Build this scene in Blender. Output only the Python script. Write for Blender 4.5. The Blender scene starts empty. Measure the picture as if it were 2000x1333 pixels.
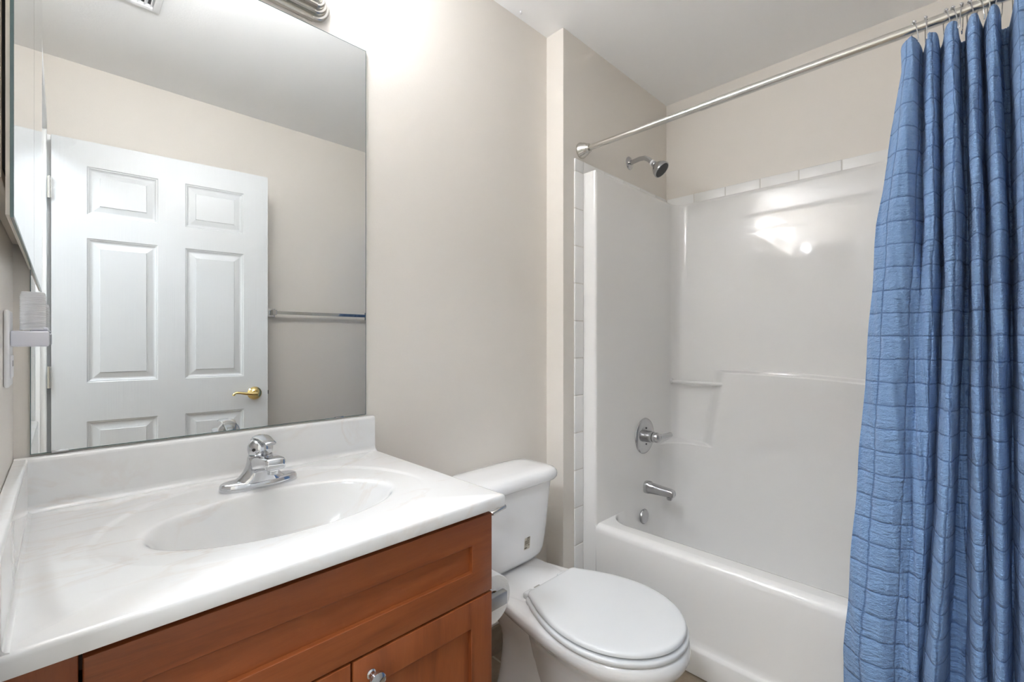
import bpy, bmesh, math, random
from mathutils import Vector, Matrix
random.seed(4)
S = bpy.context.scene
C = S.collection
PI = math.pi

# ------------------------------------------------------------------ camera, world, light, exposure
H_CAM = 1.15
FPX = 892.0
cam_d = bpy.data.cameras.new('camera')
cam_d.sensor_width = 36.0
cam_d.lens = FPX / 2000.0 * 36.0
cam_d.clip_start = 0.01
cam = bpy.data.objects.new('camera', cam_d)
C.objects.link(cam)
cam.location = (0, 0, H_CAM)
cam.rotation_euler = (PI / 2, 0, -math.atan2(892.0, 902.0))
S.camera = cam

w = bpy.data.worlds.new('world'); S.world = w; w.use_nodes = True
w.node_tree.nodes['Background'].inputs[0].default_value = (0.9, 0.95, 1.0, 1)
w.node_tree.nodes['Background'].inputs[1].default_value = 0.3

vs = S.view_settings
vs.view_transform = 'Standard'; vs.look = 'None'; vs.gamma = 1.0
vs.use_curve_mapping = False
vs.exposure = 1.15
S.cycles.max_bounces = 14
S.cycles.diffuse_bounces = 8
S.cycles.glossy_bounces = 8
S.cycles.sample_clamp_indirect = 20.0

VANITY_E = 44.0     # emission of the frosted vanity shades
HALL_FILL_E = 40.0       # emission of the added hall fill light

# ------------------------------------------------------------------ room numbers (metres)
CEIL = 2.405
YM = 1.2376          # mirror glass plane
YW = 1.243           # painted wall behind it
YP = 1.155           # plumbing wall
XR = 1.431           # return
XB = 2.302           # wall behind the tub
YF = -0.371          # opposite wall
XL = -0.062          # wall with the doorway


# ------------------------------------------------------------------ materials
def srgb(r, g, b):
    f = lambda c: (c / 255 / 12.92) if c / 255 <= 0.04045 else ((c / 255 + 0.055) / 1.055) ** 2.4
    return (f(r), f(g), f(b), 1)


def mat(name, col, rough=0.5, metal=0.0, **kw):
    m = bpy.data.materials.new(name); m.use_nodes = True
    b = m.node_tree.nodes['Principled BSDF']
    b.inputs['Base Color'].default_value = col
    b.inputs['Roughness'].default_value = rough
    b.inputs['Metallic'].default_value = metal
    for k, v in kw.items():
        b.inputs[k.replace('_', ' ')].default_value = v
    return m


def nd(m, typ, **kw):
    n = m.node_tree.nodes.new(typ)
    for k, v in kw.items():
        setattr(n, k, v)
    return n


def ln(m, a, b):
    m.node_tree.links.new(a, b)


def bsdf(m):
    return m.node_tree.nodes['Principled BSDF']


def coords(m, kind='Object', scale=(1, 1, 1), rot=(0, 0, 0)):
    tc = nd(m, 'ShaderNodeTexCoord'); mp = nd(m, 'ShaderNodeMapping')
    mp.inputs['Scale'].default_value = scale
    mp.inputs['Rotation'].default_value = rot
    ln(m, tc.outputs[kind], mp.inputs['Vector'])
    return mp.outputs['Vector']


def noise(m, vec, scale, detail=3, rough=0.5, dist=0.0):
    n = nd(m, 'ShaderNodeTexNoise')
    n.inputs['Scale'].default_value = scale; n.inputs['Detail'].default_value = detail
    n.inputs['Roughness'].default_value = rough; n.inputs['Distortion'].default_value = dist
    ln(m, vec, n.inputs['Vector'])
    return n.outputs['Fac']


def ramp(m, fac, stops):
    r = nd(m, 'ShaderNodeValToRGB')
    e = r.color_ramp.elements
    while len(e) < len(stops):
        e.new(0.5)
    for el, (p, c) in zip(e, stops):
        el.position = p; el.color = c
    ln(m, fac, r.inputs['Fac'])
    return r.outputs['Color']


def bump(m, height, strength=0.1, dist=0.01):
    b = nd(m, 'ShaderNodeBump')
    b.inputs['Strength'].default_value = strength; b.inputs['Distance'].default_value = dist
    ln(m, height, b.inputs['Height']); ln(m, b.outputs['Normal'], bsdf(m).inputs['Normal'])


def paint(name, col, rough=0.55, st=0.06):
    m = mat(name, col, rough)
    bump(m, noise(m, coords(m), 160, 4), st, 0.004)
    return m


def wood(name, scale):
    m = mat(name, srgb(118, 66, 36), 0.36)
    v = coords(m, 'Object', scale)
    a = noise(m, v, 7, 5, 0.6, 1.2)
    c = ramp(m, a, [(0.25, srgb(116, 59, 28)), (0.5, srgb(142, 76, 38)), (0.78, srgb(154, 87, 46))])
    v2 = coords(m, 'Object', tuple(s * 9 for s in scale))
    g = noise(m, v2, 9, 3, 0.7)
    mx = nd(m, 'ShaderNodeMix', data_type='RGBA', blend_type='MULTIPLY')
    mx.inputs[0].default_value = 0.2
    g2 = ramp(m, g, [(0.3, (0.62, 0.58, 0.55, 1)), (0.6, (1, 1, 1, 1))])
    ln(m, c, mx.inputs[6]); ln(m, g2, mx.inputs[7]); ln(m, mx.outputs[2], bsdf(m).inputs['Base Color'])
    bump(m, g, 0.08, 0.002)
    return m


M = {}
M['wall'] = paint('beige_wall_paint', (0.75, 0.71, 0.655, 1), 0.5)
M['ceil'] = paint('white_ceiling_paint', (0.91, 0.91, 0.905, 1), 0.7, 0.1)
M['trimw'] = mat('white_gloss_paint', (0.82, 0.83, 0.83, 1), 0.3)
M['hall'] = paint('cream_hall_paint', (0.76, 0.73, 0.66, 1), 0.6)
M['acryl'] = mat('white_fibreglass', (0.82, 0.812, 0.798, 1), 0.07, Coat_Weight=0.3, Coat_Roughness=0.02)
M['china'] = mat('white_china', (0.83, 0.83, 0.83, 1), 0.08, Coat_Weight=0.5, Coat_Roughness=0.03)
M['seat'] = mat('white_seat_plastic', (0.70, 0.715, 0.725, 1), 0.22)
M['chrome'] = mat('chrome', (0.63, 0.64, 0.66, 1), 0.07, 1.0)
M['dullchrome'] = mat('worn_chrome', (0.55, 0.55, 0.56, 1), 0.2, 1.0)
M['satin'] = mat('satin_chrome', (0.46, 0.46, 0.465, 1), 0.34, 1.0)
M['nickel'] = mat('brushed_nickel', (0.66, 0.64, 0.60, 1), 0.24, 1.0)
M['brass'] = mat('polished_brass', (0.80, 0.62, 0.28, 1), 0.16, 1.0)
M['mirror'] = mat('mirror_silver', (0.76, 0.775, 0.77, 1), 0.0, 1.0)
M['glassedge'] = mat('mirror_glass_edge', srgb(88, 112, 112), 0.2)
M['dark'] = mat('dark_gap', (0.02, 0.018, 0.016, 1), 0.6)
M['rubber'] = mat('grey_rubber', (0.05, 0.05, 0.052, 1), 0.5)
M['plastic'] = mat('white_plastic', (0.80, 0.80, 0.81, 1), 0.35)
M['lilac'] = mat('pale_lilac_plastic', (0.72, 0.72, 0.78, 1), 0.3)
M['cream'] = mat('cream_enamel', (0.70, 0.64, 0.56, 1), 0.4)
M['paper'] = paint('white_tissue_paper', (0.86, 0.86, 0.85, 1), 0.9, 0.3)
M['wood_h'] = wood('cherry_wood_lengthwise', (0.35, 3.2, 3.2))
M['wood_v'] = wood('cherry_wood_upright', (3.2, 3.2, 0.35))
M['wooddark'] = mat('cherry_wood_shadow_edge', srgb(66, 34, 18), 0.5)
M['print'] = mat('dark_print', srgb(128, 120, 106), 0.6)
M['sticker'] = mat('pale_sticker', srgb(205, 198, 182), 0.5)
m = mat('frosted_lamp_glass', (0.9, 0.9, 0.88, 1), 0.3)
bsdf(m).inputs['Emission Color'].default_value = (0.94, 0.965, 1.02, 1)
bsdf(m).inputs['Emission Strength'].default_value = VANITY_E
M['lamp'] = m
m = mat('hall_fill_glass', (0.9, 0.9, 0.88, 1), 0.3)
bsdf(m).inputs['Emission Color'].default_value = (0.90, 0.97, 1.06, 1)
bsdf(m).inputs['Emission Strength'].default_value = HALL_FILL_E
M['hall_fill'] = m
m = mat('clear_ribbed_plastic', (0.95, 0.95, 0.96, 1), 0.3, Transmission_Weight=0.6, IOR=1.2)
M['clear'] = m

# cultured marble
m = mat('cultured_marble', (0.84, 0.845, 0.84, 1), 0.14, Coat_Weight=0.4, Coat_Roughness=0.05)
v = coords(m, 'Object', (1.0, 2.6, 1.6), (0.35, 0.2, 0.75))
n1 = noise(m, v, 4.2, 5, 0.6, 1.1)
vein = ramp(m, n1, [(0.455, (0, 0, 0, 1)), (0.50, (1, 1, 1, 1)), (0.545, (0, 0, 0, 1))])
n2 = noise(m, v, 3.0, 2)
msk = ramp(m, n2, [(0.40, (0, 0, 0, 1)), (0.66, (1, 1, 1, 1))])
mu = nd(m, 'ShaderNodeMath', operation='MULTIPLY')
ln(m, vein, mu.inputs[0]); ln(m, msk, mu.inputs[1])
mu2 = nd(m, 'ShaderNodeMath', operation='MULTIPLY'); mu2.inputs[1].default_value = 0.30
ln(m, mu.outputs[0], mu2.inputs[0])
mx = nd(m, 'ShaderNodeMix', data_type='RGBA')
mx.inputs[6].default_value = (0.755, 0.755, 0.75, 1); mx.inputs[7].default_value = srgb(196, 170, 146)
ln(m, mu2.outputs[0], mx.inputs[0]); ln(m, mx.outputs[2], bsdf(m).inputs['Base Color'])
M['marble'] = m


def tile_stone(name, scale_b, off=(0, 0, 0), rot=(0, 0, 0)):
    m = mat(name, srgb(120, 106, 90), 0.42)
    v = coords(m, 'Object', (1, 1, 1), rot)
    br = nd(m, 'ShaderNodeTexBrick', offset=0.0)
    br.inputs['Scale'].default_value = 1.0
    br.inputs['Mortar Size'].default_value = 0.004
    br.inputs['Brick Width'].default_value = scale_b[0]; br.inputs['Row Height'].default_value = scale_b[1]
    br.inputs['Mortar'].default_value = srgb(182, 172, 156)
    ad = nd(m, 'ShaderNodeVectorMath', operation='ADD'); ad.inputs[1].default_value = off
    ln(m, v, ad.inputs[0]); ln(m, ad.outputs[0], br.inputs['Vector'])
    n = noise(m, v, 9, 6, 0.65)
    c1 = ramp(m, n, [(0.3, srgb(122, 108, 91)), (0.5, srgb(150, 135, 116)), (0.72, srgb(170, 156, 136))])
    ln(m, c1, br.inputs['Color1']); ln(m, c1, br.inputs['Color2'])
    ln(m, br.outputs['Color'], bsdf(m).inputs['Base Color'])
    bump(m, br.outputs['Fac'], -0.25, 0.003)
    return m


M['floor'] = tile_stone('beige_stone_floor_tile', (0.305, 0.305), (0.1, 0.13, 0))
M['basetile'] = tile_stone('beige_stone_base_tile', (0.305, 0.4), (0.02, 0.2, 0), (PI / 2, 0, 0))
M['trimtile'] = mat('white_glazed_tile', (0.82, 0.815, 0.80, 1), 0.3)
M['grout'] = mat('white_grout', (0.66, 0.64, 0.60, 1), 0.8)

# door: white paint with embossed wood grain
m = mat('white_door_paint', (0.63, 0.65, 0.665, 1), 0.36)
gv = coords(m, 'Object', (60, 60, 1.6))
bump(m, noise(m, gv, 2.0, 5, 0.6, 0.6), 0.12, 0.003)
M['door'] = m

# crinkled blue windowpane fabric, woven lines follow the cloth (UV in metres)
m = mat('crinkled_blue_cotton', srgb(104, 142, 192), 0.82, Sheen_Weight=0.15)
tc = nd(m, 'ShaderNodeTexCoord')
sep = nd(m, 'ShaderNodeSeparateXYZ'); ln(m, tc.outputs['UV'], sep.inputs[0])
wob = noise(m, tc.outputs['UV'], 26, 2)
PIT = 0.0577


def seam(axis):
    w1 = nd(m, 'ShaderNodeMath', operation='MULTIPLY_ADD')
    w1.inputs[1].default_value = 0.0075
    ln(m, wob, w1.inputs[0]); ln(m, sep.outputs[axis], w1.inputs[2])
    d = nd(m, 'ShaderNodeMath', operation='DIVIDE'); d.inputs[1].default_value = PIT
    ln(m, w1.outputs[0], d.inputs[0])
    f = nd(m, 'ShaderNodeMath', operation='FRACT'); ln(m, d.outputs[0], f.inputs[0])
    s = nd(m, 'ShaderNodeMath', operation='SUBTRACT'); s.inputs[1].default_value = 0.5
    ln(m, f.outputs[0], s.inputs[0])
    a = nd(m, 'ShaderNodeMath', operation='ABSOLUTE'); ln(m, s.outputs[0], a.inputs[0])
    return a.outputs[0]          # 0.5 on the seam, 0 mid-cell


sx, sz = seam('X'), seam('Y')
mxm = nd(m, 'ShaderNodeMath', operation='MAXIMUM'); ln(m, sx, mxm.inputs[0]); ln(m, sz, mxm.inputs[1])
line = nd(m, 'ShaderNodeMapRange'); line.inputs['From Min'].default_value = 0.463; line.inputs['From Max'].default_value = 0.482
ln(m, mxm.outputs[0], line.inputs['Value'])
cr = noise(m, tc.outputs['UV'], 120, 4, 0.65)
mp = nd(m, 'ShaderNodeMapping'); mp.inputs['Scale'].default_value = (0.55, 1.5, 1)
ln(m, tc.outputs['UV'], mp.inputs['Vector'])
big = noise(m, mp.outputs['Vector'], 42, 4, 0.6, 1.2)
fine = noise(m, tc.outputs['UV'], 900, 2)
col0 = ramp(m, fine, [(0.3, srgb(122, 157, 202)), (0.7, srgb(137, 171, 215))])
mx = nd(m, 'ShaderNodeMix', data_type='RGBA'); mx.inputs[7].default_value = srgb(70, 104, 158)
mul = nd(m, 'ShaderNodeMath', operation='MULTIPLY'); mul.inputs[1].default_value = 0.7
ln(m, line.outputs[0], mul.inputs[0]); ln(m, mul.outputs[0], mx.inputs[0])
ln(m, col0, mx.inputs[6]); ln(m, mx.outputs[2], bsdf(m).inputs['Base Color'])
h1 = nd(m, 'ShaderNodeMath', operation='MULTIPLY_ADD'); h1.inputs[1].default_value = 0.75
ln(m, cr, h1.inputs[0]); ln(m, big, h1.inputs[2])
puff = nd(m, 'ShaderNodeMath', operation='POWER'); puff.inputs[1].default_value = 6.0
p2 = nd(m, 'ShaderNodeMath', operation='MULTIPLY'); p2.inputs[1].default_value = 2.0
ln(m, mxm.outputs[0], p2.inputs[0]); ln(m, p2.outputs[0], puff.inputs[0])
h2 = nd(m, 'ShaderNodeMath', operation='MULTIPLY_ADD'); h2.inputs[1].default_value = -0.5
ln(m, puff.outputs[0], h2.inputs[0]); ln(m, h1.outputs[0], h2.inputs[2])
bump(m, h2.outputs[0], 1.0, 0.009)
M['cloth'] = m


# ------------------------------------------------------------------ mesh helpers
def V3(*a): return Vector(a)


class MB:
    def __init__(self): self.v = []; self.f = []; self.uv = None

    def grid(self, rows, closed=False, flip=False):
        """rows: list of equally long lists of points"""
        n = len(rows[0]); base = len(self.v)
        for r in rows: self.v += [tuple(p) for p in r]
        for i in range(len(rows) - 1):
            for j in range(n if closed else n - 1):
                a = base + i * n + j; b = base + i * n + (j + 1) % n
                c = b + n; d = a + n
                self.f.append((a, d, c, b) if flip else (a, b, c, d))
        return base

    def cap(self, base, n, flip=False):
        idx = list(range(base, base + n))
        self.f.append(tuple(reversed(idx)) if flip else tuple(idx))

    def loft(self, rings, cap0=True, cap1=True, flip=False):
        n = len(rings[0]); b = self.grid(rings, True, flip)
        if cap0: self.cap(b, n, not flip)
        if cap1: self.cap(b + n * (len(rings) - 1), n, flip)
        return self

    def box(self, x0, x1, y0, y1, z0, z1, r=0.0):
        if r <= 0:
            b = len(self.v)
            self.v += [(x0, y0, z0), (x1, y0, z0), (x1, y1, z0), (x0, y1, z0),
                       (x0, y0, z1), (x1, y0, z1), (x1, y1, z1), (x0, y1, z1)]
            for q in ((0, 3, 2, 1), (4, 5, 6, 7), (0, 1, 5, 4), (1, 2, 6, 5), (2, 3, 7, 6), (3, 0, 4, 7)):
                self.f.append(tuple(b + k for k in q))
            return self
        bm = bmesh.new()
        bmesh.ops.create_cube(bm, size=1.0)
        for q in bm.verts:
            q.co = ((x0 + x1) / 2 + q.co.x * (x1 - x0), (y0 + y1) / 2 + q.co.y * (y1 - y0), (z0 + z1) / 2 + q.co.z * (z1 - z0))
        bmesh.ops.bevel(bm, geom=bm.edges[:], offset=r, segments=3, profile=0.5, affect='EDGES')
        self.add_bm(bm); bm.free()
        return self

    def add_bm(self, bm):
        b = len(self.v); bm.verts.index_update()
        self.v += [tuple(q.co) for q in bm.verts]
        self.f += [tuple(b + q.index for q in fc.verts) for fc in bm.faces]

    def tube(self, pts, r, n=12, caps=True, closed=False):
        pts = [Vector(p) for p in pts]; N = len(pts)
        rs = r if isinstance(r, (list, tuple)) else [r] * N
        rings = []; up = None
        for i, p in enumerate(pts):
            if closed: t = (pts[(i + 1) % N] - pts[i - 1]).normalized()
            else: t = (pts[min(i + 1, N - 1)] - pts[max(i - 1, 0)]).normalized()
            if up is None:
                up = t.orthogonal().normalized()
            up = (up - t * up.dot(t)).normalized()
            s = t.cross(up)
            rings.append([p + (up * math.cos(2 * PI * k / n) + s * math.sin(2 * PI * k / n)) * rs[i] for k in range(n)])
        if closed: rings.append(rings[0])
        self.loft(rings, caps and not closed, caps and not closed)
        return self

    def lathe(self, prof, origin, axis, n=32):
        """prof: (distance along axis, radius)"""
        ax = Vector(axis).normalized(); u = ax.orthogonal().normalized(); s = ax.cross(u)
        o = Vector(origin); rings = []
        for d, r in prof:
            r = max(r, 1e-5)
            rings.append([o + ax * d + (u * math.cos(2 * PI * k / n) + s * math.sin(2 * PI * k / n)) * r for k in range(n)])
        self.loft(rings)
        return self

    def ball(self, c, r, n=20):
        self.lathe([(-r * math.cos(PI * k / 12), r * math.sin(PI * k / 12)) for k in range(13)], c, (0, 0, 1), n)
        return self

    def prism(self, prof, a, b):
        """extrude closed list of points by vector pair: prof holds callables of 3d points at a and b"""
        self.loft([a, b]); return self

    def build(self, name, m, parent=None, smooth=True, angle=38):
        me = bpy.data.meshes.new(name)
        me.from_pydata(self.v, [], self.f)
        bm = bmesh.new(); bm.from_mesh(me)
        if self.uv is None:
            bmesh.ops.remove_doubles(bm, verts=bm.verts[:], dist=1e-6)
            bmesh.ops.recalc_face_normals(bm, faces=bm.faces[:])
        bm.to_mesh(me); bm.free()
        if self.uv is not None:
            ul = me.uv_layers.new(name='UVMap')
            for lp in me.loops:
                ul.data[lp.index].uv = self.uv[lp.vertex_index]
        if smooth:
            me.shade_smooth()
            if angle: me.set_sharp_from_angle(angle=math.radians(angle))
        me.materials.append(m if not isinstance(m, str) else M[m])
        o = bpy.data.objects.new(name, me); C.objects.link(o)
        if parent is not None: o.parent = parent
        return o


def box_obj(name, m, x0, x1, y0, y1, z0, z1, r=0.0, parent=None):
    return MB().box(x0, x1, y0, y1, z0, z1, r).build(name, m, parent)


def thing(name, label, cat, group=None):
    o = bpy.data.objects.new(name, None); C.objects.link(o)
    o.empty_display_size = 0.05
    o['label'] = label; o['category'] = cat
    if group: o['group'] = group
    return o


def tag(o, label, cat, group=None):
    o['label'] = label; o['category'] = cat
    if group: o['group'] = group
    return o


def struct(o, label, cat):
    o['kind'] = 'structure'; o['label'] = label; o['category'] = cat
    return o


def local(o, loc, rotz=0.0):
    """move a parent empty; its children were built in its local frame"""
    o.location = loc; o.rotation_euler = (0, 0, rotz)


def rebase(root, loc):
    """set the empty at a point of the thing, keeping the children where they are"""
    root.location = loc
    for ch in root.children:
        ch.location = Vector(ch.location) - Vector(loc)


def sstep(a, b, x):
    t = min(1, max(0, (x - a) / (b - a))); return t * t * (3 - 2 * t)


# ------------------------------------------------------------------ the room
T = 0.12
struct(box_obj('floor', 'floor', -1.75, XB + T, -1.2, 1.9, -0.1, 0.0), 'beige stone tile floor of the bathroom with pale grout', 'floor')
struct(box_obj('ceiling', 'ceil', -1.75, XB + T, -1.2, 1.9, CEIL, CEIL + 0.1), 'smooth white painted ceiling', 'ceiling')
struct(box_obj('wall_back', 'wall', XL - T, XR, YW, YW + T, 0, CEIL), 'beige painted wall behind the mirror, vanity and toilet', 'wall')
struct(MB().box(XR, XB + T, YP, YW + T, 0, CEIL).build('wall_plumbing', 'wall', smooth=False), 'beige wall that steps forward and carries the shower head', 'wall')
struct(box_obj('wall_right', 'wall', XB, XB + T, YF - T, YP, 0, CEIL), 'beige wall above the long side of the bathtub', 'wall')
struct(box_obj('wall_front', 'wall', XL - T, XB, YF - T, YF, 0, CEIL), 'beige wall behind the open door, seen in the mirror', 'wall')
# left wall with the doorway
DY0, DY1, DZ = -0.215, 0.600, 2.022
b = MB()
b.box(XL - T, XL, DY1 + 0.018, YW, 0, CEIL)
b.box(XL - T, XL, YF, DY0 - 0.018, 0, CEIL)
b.box(XL - T, XL, DY0 - 0.018, DY1 + 0.018, DZ + 0.018, CEIL)
struct(b.build('wall_left', 'wall', smooth=False), 'beige wall with the doorway and the mirrored medicine cabinet', 'wall')
# jamb and casings
b = MB()
b.box(XL - T - 0.002, XL + 0.002, DY0 - 0.018, DY0, 0, DZ)
b.box(XL - T - 0.002, XL + 0.002, DY1, DY1 + 0.018, 0, DZ)
b.box(XL - T - 0.002, XL + 0.002, DY0 - 0.018, DY1 + 0.018, DZ, DZ + 0.018)
b.box(XL - 0.075, XL - 0.045, DY0, DY0 + 0.01, 0, DZ)      # stop
b.box(XL - 0.075, XL - 0.045, DY1 - 0.01, DY1, 0, DZ)
b.box(XL - 0.075, XL - 0.045, DY0, DY1, DZ - 0.01, DZ)
struct(b.build('trim_1', 'trimw', smooth=False), 'white painted door jamb lining the doorway', 'door jamb')
b = MB()
for xs in ((XL, XL + 0.022), (XL - T - 0.014, XL - T)):
    b.box(xs[0], xs[1], DY0 - 0.062, DY0 - 0.006, 0, DZ + 0.062, 0.004)
    b.box(xs[0], min(xs[1], XL + 0.012), DY1 + 0.006, DY1 + 0.062, 0, DZ + 0.062, 0.004)
    b.box(xs[0], xs[1], DY0 - 0.062, DY1 + 0.062, DZ + 0.006, DZ + 0.062, 0.004)
b.box(XL, XL + 0.034, DY0 - 0.062, DY0 - 0.05, 0, DZ, 0.002)  # added board behind the hinge gap, so the dark crevice shows lighter
struct(b.build('trim_2', 'trimw'), 'white casing around the doorway, with an added board behind the hinge gap', 'door casing')
# hall beyond the doorway
b = MB()
b.box(-1.75, -1.63, -1.2, 1.9, 0, CEIL)
b.box(-1.63, XL - T, -1.2, -1.08, 0, CEIL)
b.box(-1.63, XL - T, 1.78, 1.9, 0, CEIL)
b.box(XL - T - 0.001, XL - T, -1.08, YF, 0, CEIL)
struct(b.build('wall_hall', 'hall', smooth=False), 'cream hall wall seen through the doorway in the mirror', 'wall')
struct(box_obj('baseboard_hall', 'trimw', -1.63, -1.616, -1.08, 1.78, 0, 0.09), 'white baseboard along the hall wall', 'baseboard')
b = MB()
b.box(0.66, XR, YW - 0.011, YW, 0, 0.10, 0.002)
struct(b.build('baseboard_back', 'basetile'), 'stone tile base along the wall behind the toilet', 'baseboard')
b = MB().box(0.0, 1.54, YF, YF + 0.011, 0, 0.10, 0.002)
struct(b.build('baseboard_front', 'basetile'), 'stone tile base along the wall behind the door', 'baseboard')

# bullnose tile rows above and beside the shower surround
TZ0, TZ1, TT = 1.850, 1.900, 0.008


def tile_row(bm_, x0, x1, y0, y1, z0, z1, r=0.003):
    bm_.box(x0, x1, y0, y1, z0, z1, r)


b = MB()
ys = [1.149, 1.003, 0.848, 0.693, 0.538, 0.383, 0.228, 0.073, -0.082, -0.237, -0.369]
for y1, y0 in zip(ys[:-1], ys[1:]):
    tile_row(b, XB - TT, XB - 0.0005, y0 + 0.0015, y1 - 0.0015, TZ0, TZ1)
o = struct(b.build('trim_3', 'trimtile'), 'row of white bullnose tiles on the long wall over the tub', 'tile trim')
g = MB().box(XB - TT + 0.0015, XB - 0.001, -0.369, 1.149, TZ0 + 0.001, TZ1 - 0.001).build('grout', 'grout', o)
b = MB()
xs = [1.497, 1.556, 1.708, 1.862, 2.016, 2.170, 2.290]
for x0, x1 in zip(xs[:-1], xs[1:]):
    tile_row(b, x0 + 0.001, x1 - 0.001, YP - TT, YP - 0.0005, TZ0, TZ1)
z = TZ0
while z > 0.01:
    tile_row(b, 1.497, 1.556, YP - TT, YP - 0.0005, max(0.001, z - 0.154) + 0.0015, z - 0.0015)
    z -= 0.154
o = struct(b.build('trim_4', 'trimtile'), 'white tile border beside and above the shower end wall', 'tile trim')
MB().box(1.499, 1.554, YP - TT + 0.0015, YP - 0.001, 0.002, TZ1 - 0.002).build('grout', 'grout', o)


# ------------------------------------------------------------------ door, open against the opposite wall
DL = 0.802
door = struct(thing('door_1', 'white six panel door standing open, seen in the mirror', 'door'), 'white six panel door standing open, seen in the mirror', 'door')
DH0, DH1, DT = 0.012, 2.005, 0.035
gx = [0, 0.108, 0.349, 0.451, 0.693, DL]
gz = [DH0, 0.20, 0.805, 0.972, 1.591, 1.692, 1.898, DH1]
pan = {(1, 1), (3, 1), (1, 3), (3, 3), (1, 5), (3, 5)}
b = MB()
for side in (1, -1):
    Y0 = 0.0 if side == 1 else -DT
    for i in range(5):
        for k in range(7):
            x0, x1, z0, z1 = gx[i], gx[i + 1], gz[k], gz[k + 1]
            q = lambda s, d: [(x0 + s, Y0 - side * d, z0 + s), (x1 - s, Y0 - side * d, z0 + s), (x1 - s, Y0 - side * d, z1 - s), (x0 + s, Y0 - side * d, z1 - s)]
            if (i, k) in pan:
                rings = [q(0, 0), q(0.003, 0.0035), q(0.006, 0.0035), q(0.011, 0.0075), q(0.015, 0.009), q(0.019, 0.009), q(0.041, 0.0045), q(0.0425, 0.0012)]
                b.loft(rings, False, True)
            else:
                b.v += q(0, 0); n_ = len(b.v); b.f.append((n_ - 4, n_ - 3, n_ - 2, n_ - 1))
for (p, q) in (((0, 0), (0, 1)), ((1, 0), (1, 1))):
    pass
e = [(0, 0), (DL, 0), (DL, -DT), (0, -DT)]
nb = len(b.v)
b.v += [(x, y, DH0) for x, y in e] + [(x, y, DH1) for x, y in e]
for k in range(4):
    if k in (0, 2): continue
    b.f.append((nb + k, nb + (k + 1) % 4, nb + 4 + (k + 1) % 4, nb + 4 + k))
b.f += [(nb, nb + 3, nb + 2, nb + 1), (nb + 4, nb + 5, nb + 6, nb + 7)]
b.build('door_leaf', 'door', door, angle=7)
for zc in (1.785, 1.0, 0.25):
    h = MB().box(-0.011, 0.0, -0.004, 0.001, zc - 0.044, zc + 0.044)
    h.tube([(-0.006, 0.004, zc - 0.045), (-0.006, 0.004, zc + 0.045)], 0.0055, 12)
    h.build('hinge', 'nickel', door)['label'] = 'satin metal hinge'
hx, hz = 0.741, 0.882
hd = MB().lathe([(0, 0.033), (0.003, 0.033), (0.006, 0.030), (0.010, 0.026), (0.016, 0.015), (0.030, 0.011), (0.040, 0.011), (0.046, 0.012), (0.052, 0.008), (0.053, 0.0)], (hx, 0, hz), (0, 1, 0), 36)
hd.tube([(hx + 0.006, 0.044, hz), (hx - 0.02, 0.046, hz + 0.001), (hx - 0.045, 0.045, hz + 0.004), (hx - 0.07, 0.044, hz + 0.009), (hx - 0.086, 0.043, hz + 0.011), (hx - 0.096, 0.043, hz + 0.006), (hx - 0.099, 0.043, hz - 0.003)],
        [0.011, 0.0095, 0.0075, 0.006, 0.006, 0.0065, 0.007], 12)
h = hd.build('door_handle', 'brass', door); h['label'] = 'polished brass lever handle on a round rose'
box_obj('latch', 'dark', DL - 0.001, DL + 0.006, -0.024, -0.012, 0.872, 0.892, 0.001, door)
local(door, (-0.027, -0.2028, 0), math.atan2(0.083, 0.798))

# ------------------------------------------------------------------ wall mirror
mir = thing('wall_mirror', 'large frameless mirror on the wall above the sink backsplash', 'mirror')
b = MB(); x0, x1, z0, z1 = -0.039, 0.628, 0.9385, 1.989
b.v += [(x0, YM, z0), (x1, YM, z0), (x1, YM, z1), (x0, YM, z1)]; b.f.append((0, 1, 2, 3))
b.build('mirror_glass', 'mirror', mir, smooth=False)
b = MB(); e_ = 0.0012
for (a0, a1, c0, c1) in ((x0 - e_, x1 + e_, z0 - e_, z0), (x0 - e_, x1 + e_, z1, z1 + e_), (x0 - e_, x0, z0, z1), (x1, x1 + e_, z0, z1)):
    b.box(a0, a1, YM - 0.0004, YW - 0.0003, c0, c1)
b.build('glass_edge', 'glassedge', mir, smooth=False)
for xc in (0.0, 0.55):
    box_obj('clip', 'dullchrome', xc - 0.012, xc + 0.012, YM - 0.002, YM - 0.0006, 0.9365, 0.9405, 0.0004, mir)

# ------------------------------------------------------------------ medicine cabinet on the left wall
mc = thing('medicine_cabinet', 'slim cabinet with a mirrored door on the left wall next to the big mirror', 'cabinet')
MZ0, MZ1 = 1.281, 2.06
b = MB().box(XL + 0.0005, -0.0445, 0.722, 1.205, MZ0 + 0.042, MZ1, 0.0015)
b.build('cabinet_body', 'cream', mc)
b = MB().box(-0.0445, -0.0412, 0.735, 1.19, MZ0 + 0.055, MZ1 - 0.02)  # solid dark strip standing in for the shade in the open slit
b.build('door_gap_shade', 'dark', mc)
d_ = MB().box(-0.0412, -0.0378, 0.716, 1.2355, MZ0 + 0.002, MZ1, 0.0004).build('cabinet_door', 'cream', mc)
b = MB(); xf = -0.0350
b.v += [(xf, 0.718, MZ0 + 0.003), (xf, 1.2350, MZ0 + 0.003), (xf, 1.2350, MZ1), (xf, 0.718, MZ1)]; b.f.append((0, 1, 2, 3))
b.build('door_mirror', 'mirror', d_, smooth=False)
b = MB()
b.box(-0.0378, xf - 0.0001, 0.7155, 0.718, MZ0, MZ1)
b.box(-0.0378, xf - 0.0001, 0.718, 1.2355, MZ0, MZ0 + 0.003)
b.box(-0.0378, xf - 0.0003, 0.718, 1.235, MZ0 + 0.003, MZ1)
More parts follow.
